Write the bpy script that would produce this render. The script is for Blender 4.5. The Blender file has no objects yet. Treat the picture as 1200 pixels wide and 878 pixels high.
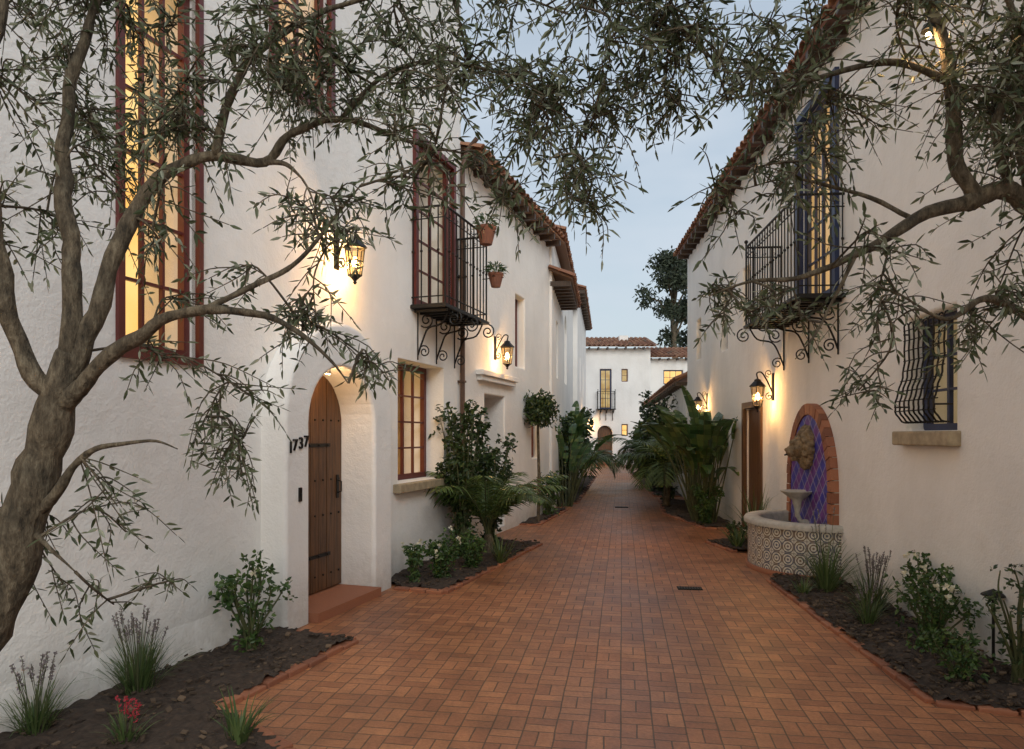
import bpy, math, random, bmesh
from mathutils import Vector, Matrix, noise
random.seed(7)
R=random.random
def U(a,b): return a+(b-a)*random.random()
scene=bpy.context.scene
COL=scene.collection

# ------------------------------------------------------------ materials
def newmat(name):
    m=bpy.data.materials.new(name); m.use_nodes=True
    nt=m.node_tree; b=nt.nodes['Principled BSDF']
    return m,nt,b
def N(nt,t,**k):
    n=nt.nodes.new(t)
    for a,v in k.items(): setattr(n,a,v)
    return n
def noise_n(nt,scale,detail=4,rough=.55,vec=None):
    n=N(nt,'ShaderNodeTexNoise'); n.inputs['Scale'].default_value=scale
    n.inputs['Detail'].default_value=detail; n.inputs['Roughness'].default_value=rough
    if vec is not None: nt.links.new(vec,n.inputs['Vector'])
    return n
def ramp(nt,fac,stops):
    r=N(nt,'ShaderNodeValToRGB'); cr=r.color_ramp
    while len(cr.elements)<len(stops): cr.elements.new(.5)
    for e,(p,c) in zip(cr.elements,stops):
        e.position=p; e.color=(c[0],c[1],c[2],1)
    nt.links.new(fac,r.inputs[0]); return r
def bump(nt,b,h,strength=.3,dist=.01):
    bp=N(nt,'ShaderNodeBump'); bp.inputs['Strength'].default_value=strength; bp.inputs['Distance'].default_value=dist
    nt.links.new(h,bp.inputs['Height']); nt.links.new(bp.outputs[0],b.inputs['Normal']); return bp
def objco(nt):
    return N(nt,'ShaderNodeTexCoord').outputs['Object']
def mixc(nt,fac,a,b,mode='MIX'):
    m=N(nt,'ShaderNodeMix',data_type='RGBA',blend_type=mode)
    for s,v in ((0,fac),(6,a),(7,b)):
        if hasattr(v,'is_linked') or hasattr(v,'links'): nt.links.new(v,m.inputs[s])
        else: m.inputs[s].default_value=v if s==0 else (*v,1) if len(v)==3 else v
    return m.outputs[2]
def mth(nt,op,a,b=None,c=None):
    m=N(nt,'ShaderNodeMath',operation=op)
    for i,v in enumerate((a,b,c)):
        if v is None: continue
        if hasattr(v,'links'): nt.links.new(v,m.inputs[i])
        else: m.inputs[i].default_value=v
    return m.outputs[0]

def mat_stucco(name,c):
    m,nt,b=newmat(name); co=objco(nt)
    n1=noise_n(nt,.9,3,.6,co); n2=noise_n(nt,9,3,.65,co); n3=noise_n(nt,60,1,.6,co)
    r=ramp(nt,n1.outputs[0],[(.3,[x*.90 for x in c]),(.55,c),(.8,[min(.9,x*1.04) for x in c])])
    # splash-back dirt near the ground, streaked by noise
    sp=N(nt,'ShaderNodeSeparateXYZ'); nt.links.new(co,sp.inputs[0])
    g=N(nt,'ShaderNodeMapRange'); g.inputs[1].default_value=0; g.inputs[2].default_value=.5
    g.inputs[3].default_value=.9; g.inputs[4].default_value=0; nt.links.new(sp.outputs[2],g.inputs[0])
    d=mth(nt,'MULTIPLY',g.outputs[0],n2.outputs[0])
    col=mixc(nt,d,r.outputs[0],(.34,.30,.25))
    mp=N(nt,'ShaderNodeMapping'); mp.inputs['Scale'].default_value=(2.2,2.2,.3); nt.links.new(co,mp.inputs[0])
    st=noise_n(nt,1.6,2,.6,mp.outputs[0]); sr=ramp(nt,st.outputs[0],[(.5,(1,1,1)),(.8,(.95,.945,.93))])
    col=mixc(nt,1.0,col,sr.outputs[0],'MULTIPLY')
    nt.links.new(col,b.inputs['Base Color']); b.inputs['Roughness'].default_value=.9
    h=mth(nt,'ADD',mth(nt,'MULTIPLY',n2.outputs[0],1.0),mth(nt,'MULTIPLY',n3.outputs[0],.25))
    bump(nt,b,h,.35,.03); return m
def mat_plain(name,c,rough=.6,metal=0,var=.25,scale=8,bs=.15):
    m,nt,b=newmat(name); co=objco(nt); n=noise_n(nt,scale,3,.6,co)
    r=ramp(nt,n.outputs[0],[(.3,[x*(1-var) for x in c]),(.7,[min(1,x*(1+var)) for x in c])])
    nt.links.new(r.outputs[0],b.inputs['Base Color']); b.inputs['Roughness'].default_value=rough; b.inputs['Metallic'].default_value=metal
    bump(nt,b,n.outputs[0],bs,.01); return m
def mat_bark(name):
    m,nt,b=newmat(name); co=objco(nt)
    mp=N(nt,'ShaderNodeMapping'); mp.inputs['Scale'].default_value=(1,1,.35); nt.links.new(co,mp.inputs[0])
    n=noise_n(nt,38,4,.7,mp.outputs[0]); k=noise_n(nt,7,3,.6,co)
    r=ramp(nt,n.outputs[0],[(.32,(.035,.028,.018)),(.5,(.11,.088,.060)),(.68,(.21,.18,.13))])
    r2=ramp(nt,k.outputs[0],[(.35,(.6,.6,.57)),(.65,(1.15,1.12,1.05))])
    nt.links.new(mixc(nt,1.0,r.outputs[0],r2.outputs[0],'MULTIPLY'),b.inputs['Base Color']); b.inputs['Roughness'].default_value=.9
    bump(nt,b,mth(nt,'ADD',n.outputs[0],k.outputs[0]),1.0,.018); return m
def mat_island(name,stops,rough=.6,trans=0,bs=0):
    m,nt,b=newmat(name)
    g=N(nt,'ShaderNodeNewGeometry'); r=ramp(nt,g.outputs['Random Per Island'],stops)
    nt.links.new(r.outputs[0],b.inputs['Base Color']); b.inputs['Roughness'].default_value=rough
    if bs:
        n=noise_n(nt,60,2,.6,objco(nt)); bump(nt,b,n.outputs[0],bs,.01)
    if trans:
        t=N(nt,'ShaderNodeBsdfTranslucent'); nt.links.new(r.outputs[0],t.inputs[0])
        ms=N(nt,'ShaderNodeMixShader'); ms.inputs[0].default_value=trans
        nt.links.new(b.outputs[0],ms.inputs[1]); nt.links.new(t.outputs[0],ms.inputs[2])
        nt.links.new(ms.outputs[0],nt.nodes['Material Output'].inputs[0])
    return m
def mat_wood(name,c):
    m,nt,b=newmat(name); co=objco(nt)
    mp=N(nt,'ShaderNodeMapping'); mp.inputs['Scale'].default_value=(14,14,.9); nt.links.new(co,mp.inputs[0])
    n=noise_n(nt,3,5,.65,mp.outputs[0])
    r=ramp(nt,n.outputs[0],[(.3,[x*.4 for x in c]),(.55,c),(.75,[x*1.45 for x in c])])
    nt.links.new(r.outputs[0],b.inputs['Base Color']); b.inputs['Roughness'].default_value=.5
    bump(nt,b,n.outputs[0],.35,.01); return m
def mat_emit(name,a,bc,s,scale=2.5):
    m,nt,b=newmat(name); nt.nodes.remove(b)
    e=N(nt,'ShaderNodeEmission'); n=noise_n(nt,scale,2,.5,objco(nt))
    r=ramp(nt,n.outputs[0],[(.3,a),(.7,bc)]); nt.links.new(r.outputs[0],e.inputs[0]); e.inputs[1].default_value=s
    nt.links.new(e.outputs[0],nt.nodes['Material Output'].inputs[0]); return m
def mat_glass(name,tint=(1,1,1),f=.12):
    m,nt,b=newmat(name); nt.nodes.remove(b)
    t=N(nt,'ShaderNodeBsdfTransparent'); t.inputs[0].default_value=(*tint,1)
    g=N(nt,'ShaderNodeBsdfGlossy'); g.inputs['Roughness'].default_value=.06
    n=noise_n(nt,3,1,.5,objco(nt)); bp=N(nt,'ShaderNodeBump'); bp.inputs['Strength'].default_value=.05
    nt.links.new(n.outputs[0],bp.inputs['Height']); nt.links.new(bp.outputs[0],g.inputs['Normal'])
    ms=N(nt,'ShaderNodeMixShader'); ms.inputs[0].default_value=f
    nt.links.new(t.outputs[0],ms.inputs[1]); nt.links.new(g.outputs[0],ms.inputs[2])
    nt.links.new(ms.outputs[0],nt.nodes['Material Output'].inputs[0]); return m
def mat_paving():
    m,nt,b=newmat('brick_paving'); co=objco(nt)
    mp=N(nt,'ShaderNodeMapping'); mp.inputs['Rotation'].default_value=(0,0,.16); nt.links.new(co,mp.inputs[0])
    dn=noise_n(nt,3.0,1,.5,co)
    ad=N(nt,'ShaderNodeVectorMath',operation='MULTIPLY_ADD'); nt.links.new(dn.outputs['Color'],ad.inputs[0])
    ad.inputs[1].default_value=(.016,.016,0); nt.links.new(mp.outputs[0],ad.inputs[2])
    v=ad.outputs[0]
    sp=N(nt,'ShaderNodeSeparateXYZ'); nt.links.new(v,sp.inputs[0])
    cb=N(nt,'ShaderNodeCombineXYZ'); nt.links.new(sp.outputs[1],cb.inputs[0]); nt.links.new(sp.outputs[0],cb.inputs[1])
    def br(vec):
        t=N(nt,'ShaderNodeTexBrick'); t.offset=0; t.squash=1
        nt.links.new(vec,t.inputs['Vector'])
        t.inputs['Scale'].default_value=1; t.inputs['Brick Width'].default_value=.18; t.inputs['Row Height'].default_value=.09
        t.inputs['Mortar Size'].default_value=.005; t.inputs['Mortar Smooth'].default_value=.4
        t.inputs['Color1'].default_value=(.45,.195,.088,1); t.inputs['Color2'].default_value=(.30,.118,.056,1)
        t.inputs['Mortar'].default_value=(.12,.07,.042,1); return t
    b1=br(v); b2=br(cb.outputs[0])
    ch=N(nt,'ShaderNodeTexChecker'); ch.inputs['Scale'].default_value=1/.18
    c2=N(nt,'ShaderNodeCombineXYZ'); nt.links.new(sp.outputs[0],c2.inputs[0]); nt.links.new(sp.outputs[1],c2.inputs[1]); c2.inputs[2].default_value=.05
    nt.links.new(c2.outputs[0],ch.inputs['Vector'])
    col=mixc(nt,ch.outputs['Fac'],b1.outputs['Color'],b2.outputs['Color'])
    mfm=N(nt,'ShaderNodeMix',data_type='FLOAT'); nt.links.new(ch.outputs['Fac'],mfm.inputs[0]); nt.links.new(b1.outputs['Fac'],mfm.inputs[2]); nt.links.new(b2.outputs['Fac'],mfm.inputs[3])
    big=noise_n(nt,.55,4,.6,co); br_=ramp(nt,big.outputs[0],[(.3,(.68,.66,.66)),(.5,(1,1,1)),(.72,(1.22,1.19,1.12))])
    col=mixc(nt,1.0,col,br_.outputs[0],'MULTIPLY')
    md=noise_n(nt,5,3,.65,co); mr=ramp(nt,md.outputs[0],[(.3,(.76,.75,.75)),(.7,(1.16,1.14,1.1))])
    col=mixc(nt,1.0,col,mr.outputs[0],'MULTIPLY')
    fn=noise_n(nt,45,2,.7,co); fr=ramp(nt,fn.outputs[0],[(.3,(.8,.8,.8)),(.7,(1.12,1.12,1.12))])
    col=mixc(nt,1.0,col,fr.outputs[0],'MULTIPLY')
    nt.links.new(col,b.inputs['Base Color'])
    rr=ramp(nt,big.outputs[0],[(.3,(.36,)*3),(.7,(.58,)*3)]); nt.links.new(rr.outputs[0],b.inputs['Roughness'])
    h=mth(nt,'SUBTRACT',mth(nt,'MULTIPLY',fn.outputs[0],.35),mfm.outputs[0])
    bump(nt,b,h,.6,.007); return m
def mat_fieldtile():
    m,nt,b=newmat('glazed_purple_tile'); co=objco(nt)
    sp=N(nt,'ShaderNodeSeparateXYZ'); nt.links.new(co,sp.inputs[0])
    a=mth(nt,'MULTIPLY',mth(nt,'ADD',sp.outputs[1],mth(nt,'MULTIPLY',sp.outputs[2],1.0)),5.0)
    c=mth(nt,'MULTIPLY',mth(nt,'SUBTRACT',sp.outputs[1],mth(nt,'MULTIPLY',sp.outputs[2],1.0)),5.0)
    def edge(x):
        f=mth(nt,'FRACT',x); return mth(nt,'ABSOLUTE',mth(nt,'SUBTRACT',f,.5))
    e=mth(nt,'MAXIMUM',edge(a),edge(c)); l=mth(nt,'GREATER_THAN',e,.445)
    k=mth(nt,'MODULO',mth(nt,'FLOOR',mth(nt,'ADD',a,50)),2.0)
    n=noise_n(nt,12,2,.5,co); r=ramp(nt,n.outputs[0],[(.35,(.030,.028,.26)),(.65,(.06,.055,.42))])
    r2=ramp(nt,n.outputs[0],[(.35,(.10,.022,.20)),(.65,(.19,.05,.32))])
    col=mixc(nt,k,r.outputs[0],r2.outputs[0]); col=mixc(nt,l,col,(.30,.28,.42)); nt.links.new(col,b.inputs['Base Color'])
    b.inputs['Roughness'].default_value=.3; bump(nt,b,e,-.3,.004); return m
def mat_motif():
    m,nt,b=newmat('patterned_tile'); uv=N(nt,'ShaderNodeTexCoord').outputs['UV']
    sp=N(nt,'ShaderNodeSeparateXYZ'); nt.links.new(uv,sp.inputs[0])
    def cell(x):
        f=mth(nt,'FRACT',mth(nt,'MULTIPLY',x,1/.15)); return mth(nt,'ABSOLUTE',mth(nt,'SUBTRACT',f,.5))
    a=cell(sp.outputs[0]); c=cell(sp.outputs[1])
    d=mth(nt,'SQRT',mth(nt,'ADD',mth(nt,'MULTIPLY',a,a),mth(nt,'MULTIPLY',c,c)))
    ad=mth(nt,'ABSOLUTE',mth(nt,'SUBTRACT',a,c))
    s=mth(nt,'SINE',mth(nt,'MULTIPLY',d,30)); p=mth(nt,'GREATER_THAN',mth(nt,'ADD',s,mth(nt,'MULTIPLY',ad,2.6)),.55)
    g=mth(nt,'GREATER_THAN',mth(nt,'MAXIMUM',a,c),.475)
    n=noise_n(nt,9,2,.5,uv); r=ramp(nt,n.outputs[0],[(.45,(.07,.08,.13)),(.6,(.17,.11,.06))])
    col=mixc(nt,p,(.62,.60,.52),r.outputs[0]); col=mixc(nt,g,col,(.30,.28,.25))
    nt.links.new(col,b.inputs['Base Color']); b.inputs['Roughness'].default_value=.3; return m

M={}
M['stucco']=mat_stucco('stucco_white',(.87,.86,.83))
M['stucco2']=mat_stucco('stucco_cream',(.87,.85,.81))
M['iron']=mat_plain('wrought_iron',(.012,.011,.010),.5,.4,.3)
M['red']=mat_plain('red_paint',(.11,.020,.016),.4,0,.15)
M['blue']=mat_plain('blue_paint',(.02,.035,.10),.4,0,.15)
M['darkwood']=mat_wood('dark_wood',(.06,.035,.02))
M['door']=mat_wood('oak_door',(.115,.052,.020))
M['stone']=mat_plain('sandstone',(.36,.29,.19),.85,0,.25,12,.5)
M['conc']=mat_plain('cast_stone',(.44,.42,.37),.85,0,.2,15,.4)
M['tile']=mat_island('terracotta_roof_tile',[(0,(.17,.07,.04)),(.4,(.28,.13,.075)),(.8,(.36,.19,.11)),(1,(.14,.09,.06))],.8,0,.3)
M['bbrick']=mat_island('border_brick',[(0,(.19,.072,.040)),(.5,(.30,.115,.060)),(1,(.40,.165,.085))],.7,0,.4)
M['pave']=mat_paving()
M['soil']=mat_plain('garden_soil',(.045,.031,.022),.95,0,.5,25,.9)
M['mulch']=mat_island('mulch_chips',[(0,(.03,.02,.014)),(.7,(.08,.055,.035)),(1,(.16,.11,.07))],.9)
M['ground']=mat_plain('dry_ground',(.12,.10,.07),.95,0,.3,.5,.3)
M['win']=mat_emit('warm_room_glow',(.95,.46,.10),(1,.68,.26),1.4,1.4)
M['windim']=mat_emit('dim_room_glow',(.55,.33,.10),(.8,.62,.30),.8)
M['bulb']=mat_emit('lamp_flame',(1,.62,.25),(1,.75,.4),26)
M['amber']=mat_glass('amber_glass',(1,.86,.62),.15)
M['glass']=mat_glass('window_glass',(1,1,1),.08)
M['dark']=mat_plain('dark_recess',(.02,.018,.016),.9)
M['curtain']=mat_plain('curtain',(.55,.33,.12),.9)
M['bark']=mat_bark('olive_bark')
M['olive']=mat_island('olive_leaf',[(0,(.035,.050,.020)),(.4,(.080,.105,.048)),(.72,(.16,.19,.105)),(1,(.36,.39,.30))],.40,.30)
M['leaf']=mat_island('shrub_leaf',[(0,(.025,.060,.014)),(.6,(.055,.115,.026)),(1,(.12,.19,.05))],.45,.25)
M['leafdk']=mat_island('dark_leaf',[(0,(.016,.034,.010)),(.6,(.036,.070,.020)),(1,(.07,.11,.03))],.45,.2)
M['palm']=mat_island('palm_leaf',[(0,(.045,.085,.022)),(1,(.14,.20,.055))],.4,.25)
M['bird']=mat_island('paddle_leaf',[(0,(.030,.075,.022)),(.7,(.075,.14,.04)),(1,(.16,.21,.06))],.35,.3)
M['grass']=mat_island('strappy_leaf',[(0,(.05,.10,.03)),(1,(.15,.20,.07))],.5,.25)
M['stem']=mat_plain('stem',(.07,.08,.03),.7)
M['lav']=mat_island('lavender_flower',[(0,(.18,.15,.17)),(1,(.33,.29,.28))],.8)
M['white']=mat_island('white_petal',[(0,(.7,.7,.62)),(1,(.85,.8,.6))],.6,.3)
M['pink']=mat_island('red_petal',[(0,(.45,.02,.04)),(1,(.65,.08,.12))],.6,.3)
M['terra']=mat_plain('terracotta_pot',(.22,.09,.055),.8)
M['bronze']=mat_plain('lion_stone',(.20,.14,.075),.7,0,.5,22,.7)
M['ptile']=mat_fieldtile()
M['motif']=mat_motif()
M['copper']=mat_plain('downspout_paint',(.10,.055,.035),.5,.2)
M['eleaf']=mat_island('eucalyptus_leaf',[(0,(.02,.032,.018)),(1,(.06,.08,.045))],.6,.2)
mw,ntw,bw=newmat('pool_water'); bw.inputs['Base Color'].default_value=(.02,.03,.03,1); bw.inputs['Roughness'].default_value=.06
bump(ntw,bw,noise_n(ntw,14,2,.5,objco(ntw)).outputs[0],.15,.01); M['water']=mw

# ------------------------------------------------------------ geometry helpers
class Frame:
    def __init__(s,ox,oy,dx,dy):
        l=math.hypot(dx,dy); s.o=Vector((ox,oy,0)); s.u=Vector((dx/l,dy/l,0)); s.n=Vector((dy/l,-dx/l,0))
    def W(s,u,n,z): return s.o+s.u*u+s.n*n+Vector((0,0,z))
FL=Frame(0,0,.3375,1)
FR=Frame(0,0,.075,1)
FC=Frame(.85,14.5,.14,1)
FG=Frame(4.46,17.5,.133,1)
FD=Frame(0,37.7,1,0)     # far facade: u=+X, n=-Y (towards viewer)

class MB:
    def __init__(s): s.v=[]; s.f=[]; s.m=[]
    def add(s,v,f,m=0):
        o=len(s.v); s.v.extend([tuple(p) for p in v]); s.f.extend([tuple(i+o for i in q) for q in f]); s.m.extend([m]*len(f))
    def box(s,F,u0,u1,n0,n1,z0,z1,m=0):
        v=[F.W(u,n,z) for z in (z0,z1) for (u,n) in ((u0,n0),(u1,n0),(u1,n1),(u0,n1))]
        s.add(v,[(3,2,1,0),(4,5,6,7),(0,1,5,4),(1,2,6,5),(2,3,7,6),(3,0,4,7)],m)
    def prism(s,F,out,n0,n1,m=0):
        k=len(out); v=[F.W(u,n0,z) for u,z in out]+[F.W(u,n1,z) for u,z in out]
        f=[tuple(range(k)),tuple(range(2*k-1,k-1,-1))]+[(i,(i+1)%k,k+(i+1)%k,k+i) for i in range(k)]
        s.add(v,f,m)
    def tube(s,pts,rad,sides=6,m=0,cap=True):
        pts=[Vector(p) for p in pts]; n=len(pts)
        if not hasattr(rad,'__len__'): rad=[rad]*n
        v=[]; pn=None
        for i in range(n):
            t=(pts[min(i+1,n-1)]-pts[max(i-1,0)])
            if t.length<1e-9: t=Vector((0,0,1))
            t.normalize()
            if pn is None:
                a=Vector((0,0,1)) if abs(t.z)<.9 else Vector((1,0,0)); pn=t.cross(a).normalized()
            else:
                pn=(pn-t*pn.dot(t))
                if pn.length<1e-6: pn=t.orthogonal()
                pn.normalize()
            b=t.cross(pn)
            for k in range(sides):
                a=2*math.pi*k/sides; v.append(pts[i]+(pn*math.cos(a)+b*math.sin(a))*rad[i])
        f=[(i*sides+k,i*sides+(k+1)%sides,(i+1)*sides+(k+1)%sides,(i+1)*sides+k) for i in range(n-1) for k in range(sides)]
        if cap: f+= [tuple(range(sides-1,-1,-1)),tuple(range((n-1)*sides,n*sides))]
        s.add(v,f,m)
    def ball(s,c,r,m=0,seg=8,rings=6,sc=(1,1,1)):
        c=Vector(c); v=[];f=[]
        for i in range(rings+1):
            th=math.pi*i/rings
            for k in range(seg):
                a=2*math.pi*k/seg; v.append(c+Vector((math.sin(th)*math.cos(a)*sc[0],math.sin(th)*math.sin(a)*sc[1],math.cos(th)*sc[2]))*r)
        for i in range(rings):
            for k in range(seg): f.append((i*seg+k,(i+1)*seg+k,(i+1)*seg+(k+1)%seg,i*seg+(k+1)%seg))
        s.add(v,f,m)
    def lathe(s,c,prof,seg=14,m=0):
        c=Vector(c); v=[];f=[]; n=len(prof)
        for r,z in prof:
            for k in range(seg):
                a=2*math.pi*k/seg; v.append(c+Vector((r*math.cos(a),r*math.sin(a),z)))
        for i in range(n-1):
            for k in range(seg): f.append((i*seg+k,i*seg+(k+1)%seg,(i+1)*seg+(k+1)%seg,(i+1)*seg+k))
        s.add(v,f,m)
    def obj(s,name,mats,parent=None,smooth=False,fix=True):
        me=bpy.data.meshes.new(name); me.from_pydata(s.v,[],s.f)
        for k in mats: me.materials.append(M[k])
        me.polygons.foreach_set('material_index',s.m)
        if smooth: me.polygons.foreach_set('use_smooth',[True]*len(s.f))
        if fix:
            bm=bmesh.new(); bm.from_mesh(me); bmesh.ops.recalc_face_normals(bm,faces=bm.faces); bm.to_mesh(me); bm.free()
        me.update(); o=bpy.data.objects.new(name,me); COL.objects.link(o)
        if parent: o.parent=parent
        return o
def empty(name):
    o=bpy.data.objects.new(name,None); COL.objects.link(o); return o
def arch(u0,u1,z0,zs,rise,seg=16):
    c=(u0+u1)/2; h=(u1-u0)/2
    return [(u0,z0),(u1,z0)]+[(c+h*math.cos(math.pi*i/seg),zs+rise*math.sin(math.pi*i/seg)) for i in range(seg+1)]
def rect(u0,u1,z0,z1): return [(u0,z0),(u1,z0),(u1,z1),(u0,z1)]
def cut(obj,F,cuts):
    bpy.context.view_layer.objects.active=obj
    for out,n0,n1 in cuts:
        mb=MB(); mb.prism(F,out,n0,n1); c=mb.obj('cutter',['stucco'])
        md=obj.modifiers.new('b','BOOLEAN'); md.operation='DIFFERENCE'; md.solver='EXACT'; md.object=c
        bpy.ops.object.modifier_apply(modifier=md.name)
        bpy.data.objects.remove(c,do_unlink=True)
def bevel(obj,w,seg=3):
    md=obj.modifiers.new('bv','BEVEL'); md.width=w; md.segments=seg; md.limit_method='ANGLE'; md.angle_limit=math.radians(50); md.harden_normals=False
def window(F,u0,u1,z0,z1,nf,cols,rows,frame,parent,glow='win',depth=.55,bar=.022,fr=.06,name='window',out=1,drape=False):
    """nf = n of frame face; street side is +out"""
    s=out; mb=MB()
    def bx(a,b,c,d,n0=0,n1=-.06,m=0): mb.box(F,a,b,nf+s*n0,nf+s*n1,c,d,m)
    bx(u0,u0+fr,z0,z1); bx(u1-fr,u1,z0,z1); bx(u0+fr,u1-fr,z0,z0+fr); bx(u0+fr,u1-fr,z1-fr,z1)
    W_=(u1-u0-2*fr); H_=(z1-z0-2*fr)
    for i in range(1,cols):
        c=u0+fr+W_*i/cols; w=bar*(1.6 if cols%2==0 and i==cols//2 else 1)/1.0
        bx(c-w/2,c+w/2,z0+fr,z1-fr,-.010,-.045)
    for j in range(1,rows):
        c=z0+fr+H_*j/rows; bx(u0+fr,u1-fr,c-bar/2,c+bar/2,-.013,-.042)
    mb.obj(name+'_frame',[frame],parent)
    g=MB(); nn=nf-s*.03; g.add([F.W(u0+fr,nn,z0+fr),F.W(u1-fr,nn,z0+fr),F.W(u1-fr,nn,z1-fr),F.W(u0+fr,nn,z1-fr)],[(0,1,2,3)]); g.obj(name+'_glass',['glass'],parent)
    g=MB(); nn=nf-s*depth; g.add([F.W(u0,nn,z0),F.W(u1,nn,z0),F.W(u1,nn,z1),F.W(u0,nn,z1)],[(0,1,2,3)])
    g.obj(name+'_room',[glow],parent)
    if drape:
        g=MB()
        for (a,b) in((u0+.02,u0+(u1-u0)*.14),(u1-(u1-u0)*.14,u1-.02)):
            k=24; v=[];f=[]
            for i in range(k+1):
                u=a+(b-a)*i/k; nn=nf-s*(depth*.8+.02*math.sin(i*1.5)); v+=[F.W(u,nn,z0+.02),F.W(u,nn,z1-.02)]
            for i in range(k): f.append((2*i,2*i+2,2*i+3,2*i+1))
            g.add(v,f)
        g.obj(name+'_drape',['curtain'],parent,True,False)
def barrel(mb,F,u0,u1,n0,z0,run,rise,out=1,pitch=.21,step=.38,m=0):
    cnt=int((u1-u0)/pitch); L=math.hypot(run,rise); rows=max(1,int(L/step)); st=L/rows
    di=Vector((0,0,rise/L))+F.n*(-out*run/L); up=(F.n*(out*rise/L)+Vector((0,0,run/L)))
    for i in range(cnt+1):
        u=u0+i*(u1-u0)/cnt
        for j in range(rows):
            base=F.W(u+U(-.008,.008),n0,z0)+di*(j*st+U(-.012,.012)-.02)+up*(.03+U(0,.006)); v=[]
            for e,(rr,lift) in enumerate(((.098,.0),(.080,-.018))):
                c=base+di*(e*(st+.05))+up*lift
                for k in range(6):
                    a=math.pi*k/5; v.append(c+F.u*(rr*math.cos(a))+up*(rr*.8*math.sin(a)))
                for k in range(6):
                    a=math.pi*(5-k)/5; v.append(c+F.u*((rr-.016)*math.cos(a))+up*((rr-.016)*.8*math.sin(a)))
            f=[(k,(k+1)%12,12+(k+1)%12,12+k) for k in range(12)]+[(k,k+1,10-k,11-k) for k in range(5)]
            mb.add(v,f,m)
    a=F.W(u0,n0-out*.03,z0-.01); b=F.W(u1,n0-out*.03,z0-.01)
    t=di*L; k=up*.035
    mb.add([a,b,b+t,a+t,a+k,b+k,b+t+k,a+t+k],[(0,1,2,3),(4,5,6,7),(0,1,5,4),(1,2,6,5),(2,3,7,6),(3,0,4,7)],m)
def rafters(mb,F,u0,u1,nw,z,out=1,ov=.35,sp=.5,m=0):
    u=u0
    while u<u1:
        mb.box(F,u,u+.08,nw-out*.05,nw+out*ov,z-.13,z-.03,m); u+=sp
def smoothpath(P,sub=4):
    out=[]; n=len(P)
    for i in range(n-1):
        p0=P[max(i-1,0)];p1=P[i];p2=P[i+1];p3=P[min(i+2,n-1)]
        for s in range(sub):
            t=s/sub
            out.append(tuple(.5*((2*b)+(-a+c)*t+(2*a-5*b+4*c-d)*t*t+(-a+3*b-3*c+d)*t**3) for a,b,c,d in zip(p0,p1,p2,p3)))
    out.append(tuple(P[-1])); return out
def spiral(c,ax,ay,r0,turns,start,flip=1,k=22):
    pts=[]
    for i in range(k+1):
        t=i/k; a=start+flip*turns*2*math.pi*t; r=r0*(1-.82*t); pts.append(c+ax*(r*math.cos(a))+ay*(r*math.sin(a)))
    return pts
Z=Vector((0,0,1))

# ------------------------------------------------------------ ground
def sheet(name,poly,z,mat):
    mb=MB(); mb.add([(x,y,z) for x,y in poly],[tuple(range(len(poly)))]); return mb.obj(name,[mat])
sheet('ground',[(-300,-300),(300,-300),(300,400),(-300,400)],-.03,'ground')
sheet('brick_pavement',[(-5,-4),(6,-4),(6,17),(9,38),(2,38),(-1,15),(-5,6)],0,'pave')

def inside(x,y,P):
    c=False; j=len(P)-1
    for i in range(len(P)):
        if (P[i][1]>y)!=(P[j][1]>y) and x<(P[j][0]-P[i][0])*(y-P[i][1])/(P[j][1]-P[i][1])+P[i][0]: c=not c
        j=i
    return c
def bed(poly,edges,cell=.05,chips=300):
    xs=[p[0] for p in poly]; ys=[p[1] for p in poly]; mb=MB(); idx={}
    x0,y0=min(xs),min(ys); nx=int((max(xs)-x0)/cell)+1; ny=int((max(ys)-y0)/cell)+1
    v=[];f=[]
    def vi(i,j):
        if (i,j) not in idx:
            x=x0+i*cell;y=y0+j*cell; idx[(i,j)]=len(v)
            h=.028+.035*noise.noise(Vector((x*3,y*3,0)))+.03*noise.noise(Vector((x*11,y*11,3)))+.012*noise.noise(Vector((x*30,y*30,7)))
            v.append((x,y,max(.006,h+.012)))
        return idx[(i,j)]
    for i in range(nx):
        for j in range(ny):
            if inside(x0+(i+.5)*cell,y0+(j+.5)*cell,poly): f.append((vi(i,j),vi(i+1,j),vi(i+1,j+1),vi(i,j+1)))
    mb.add(v,f,0)
    k=0
    while k<chips:
        x=U(x0,max(xs));y=U(y0,max(ys))
        k+=1
        if not inside(x,y,poly): continue
        s=U(.006,.022); a=U(0,6.3); c=Vector((x,y,.05+U(-.018,.008)))
        d=Vector((math.cos(a),math.sin(a),U(-.3,.3)))*s; e=Vector((-math.sin(a),math.cos(a),U(-.4,.4)))*s*U(.4,.9); g=Vector((0,0,s*U(.3,.7)))
        vv=[c-d-e,c+d-e,c+d+e,c-d+e]; vv+=[q*1.0+g for q in vv]
        mb.add(vv,[(0,1,2,3),(4,5,6,7),(0,1,5,4),(1,2,6,5),(2,3,7,6),(3,0,4,7)],1)
    o=mb.obj('garden_bed',['soil','mulch'])
    eb=MB()
    for line in edges:
        for (a,b) in zip(line[:-1],line[1:]):
            a=Vector((*a,0));b=Vector((*b,0)); L=(b-a).length; n=max(1,round(L/.2)); d=(b-a)/L; F=Frame(a.x,a.y,d.x,d.y)
            for i in range(n):
                t=i*L/n; j=U(-.006,.006); eb.box(F,t+.007,t+L/n-.007,-.05+j,.045+j,-.02,.030+U(-.006,.006),0)
    e=eb.obj('brick_edging',['bbrick'],o); bevel(e,.008,2)
    return o
def LP(u,n): p=FL.W(u,n,0); return (p.x,p.y)
def RP(u,n): p=FR.W(u,n,0); return (p.x,p.y)
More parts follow.
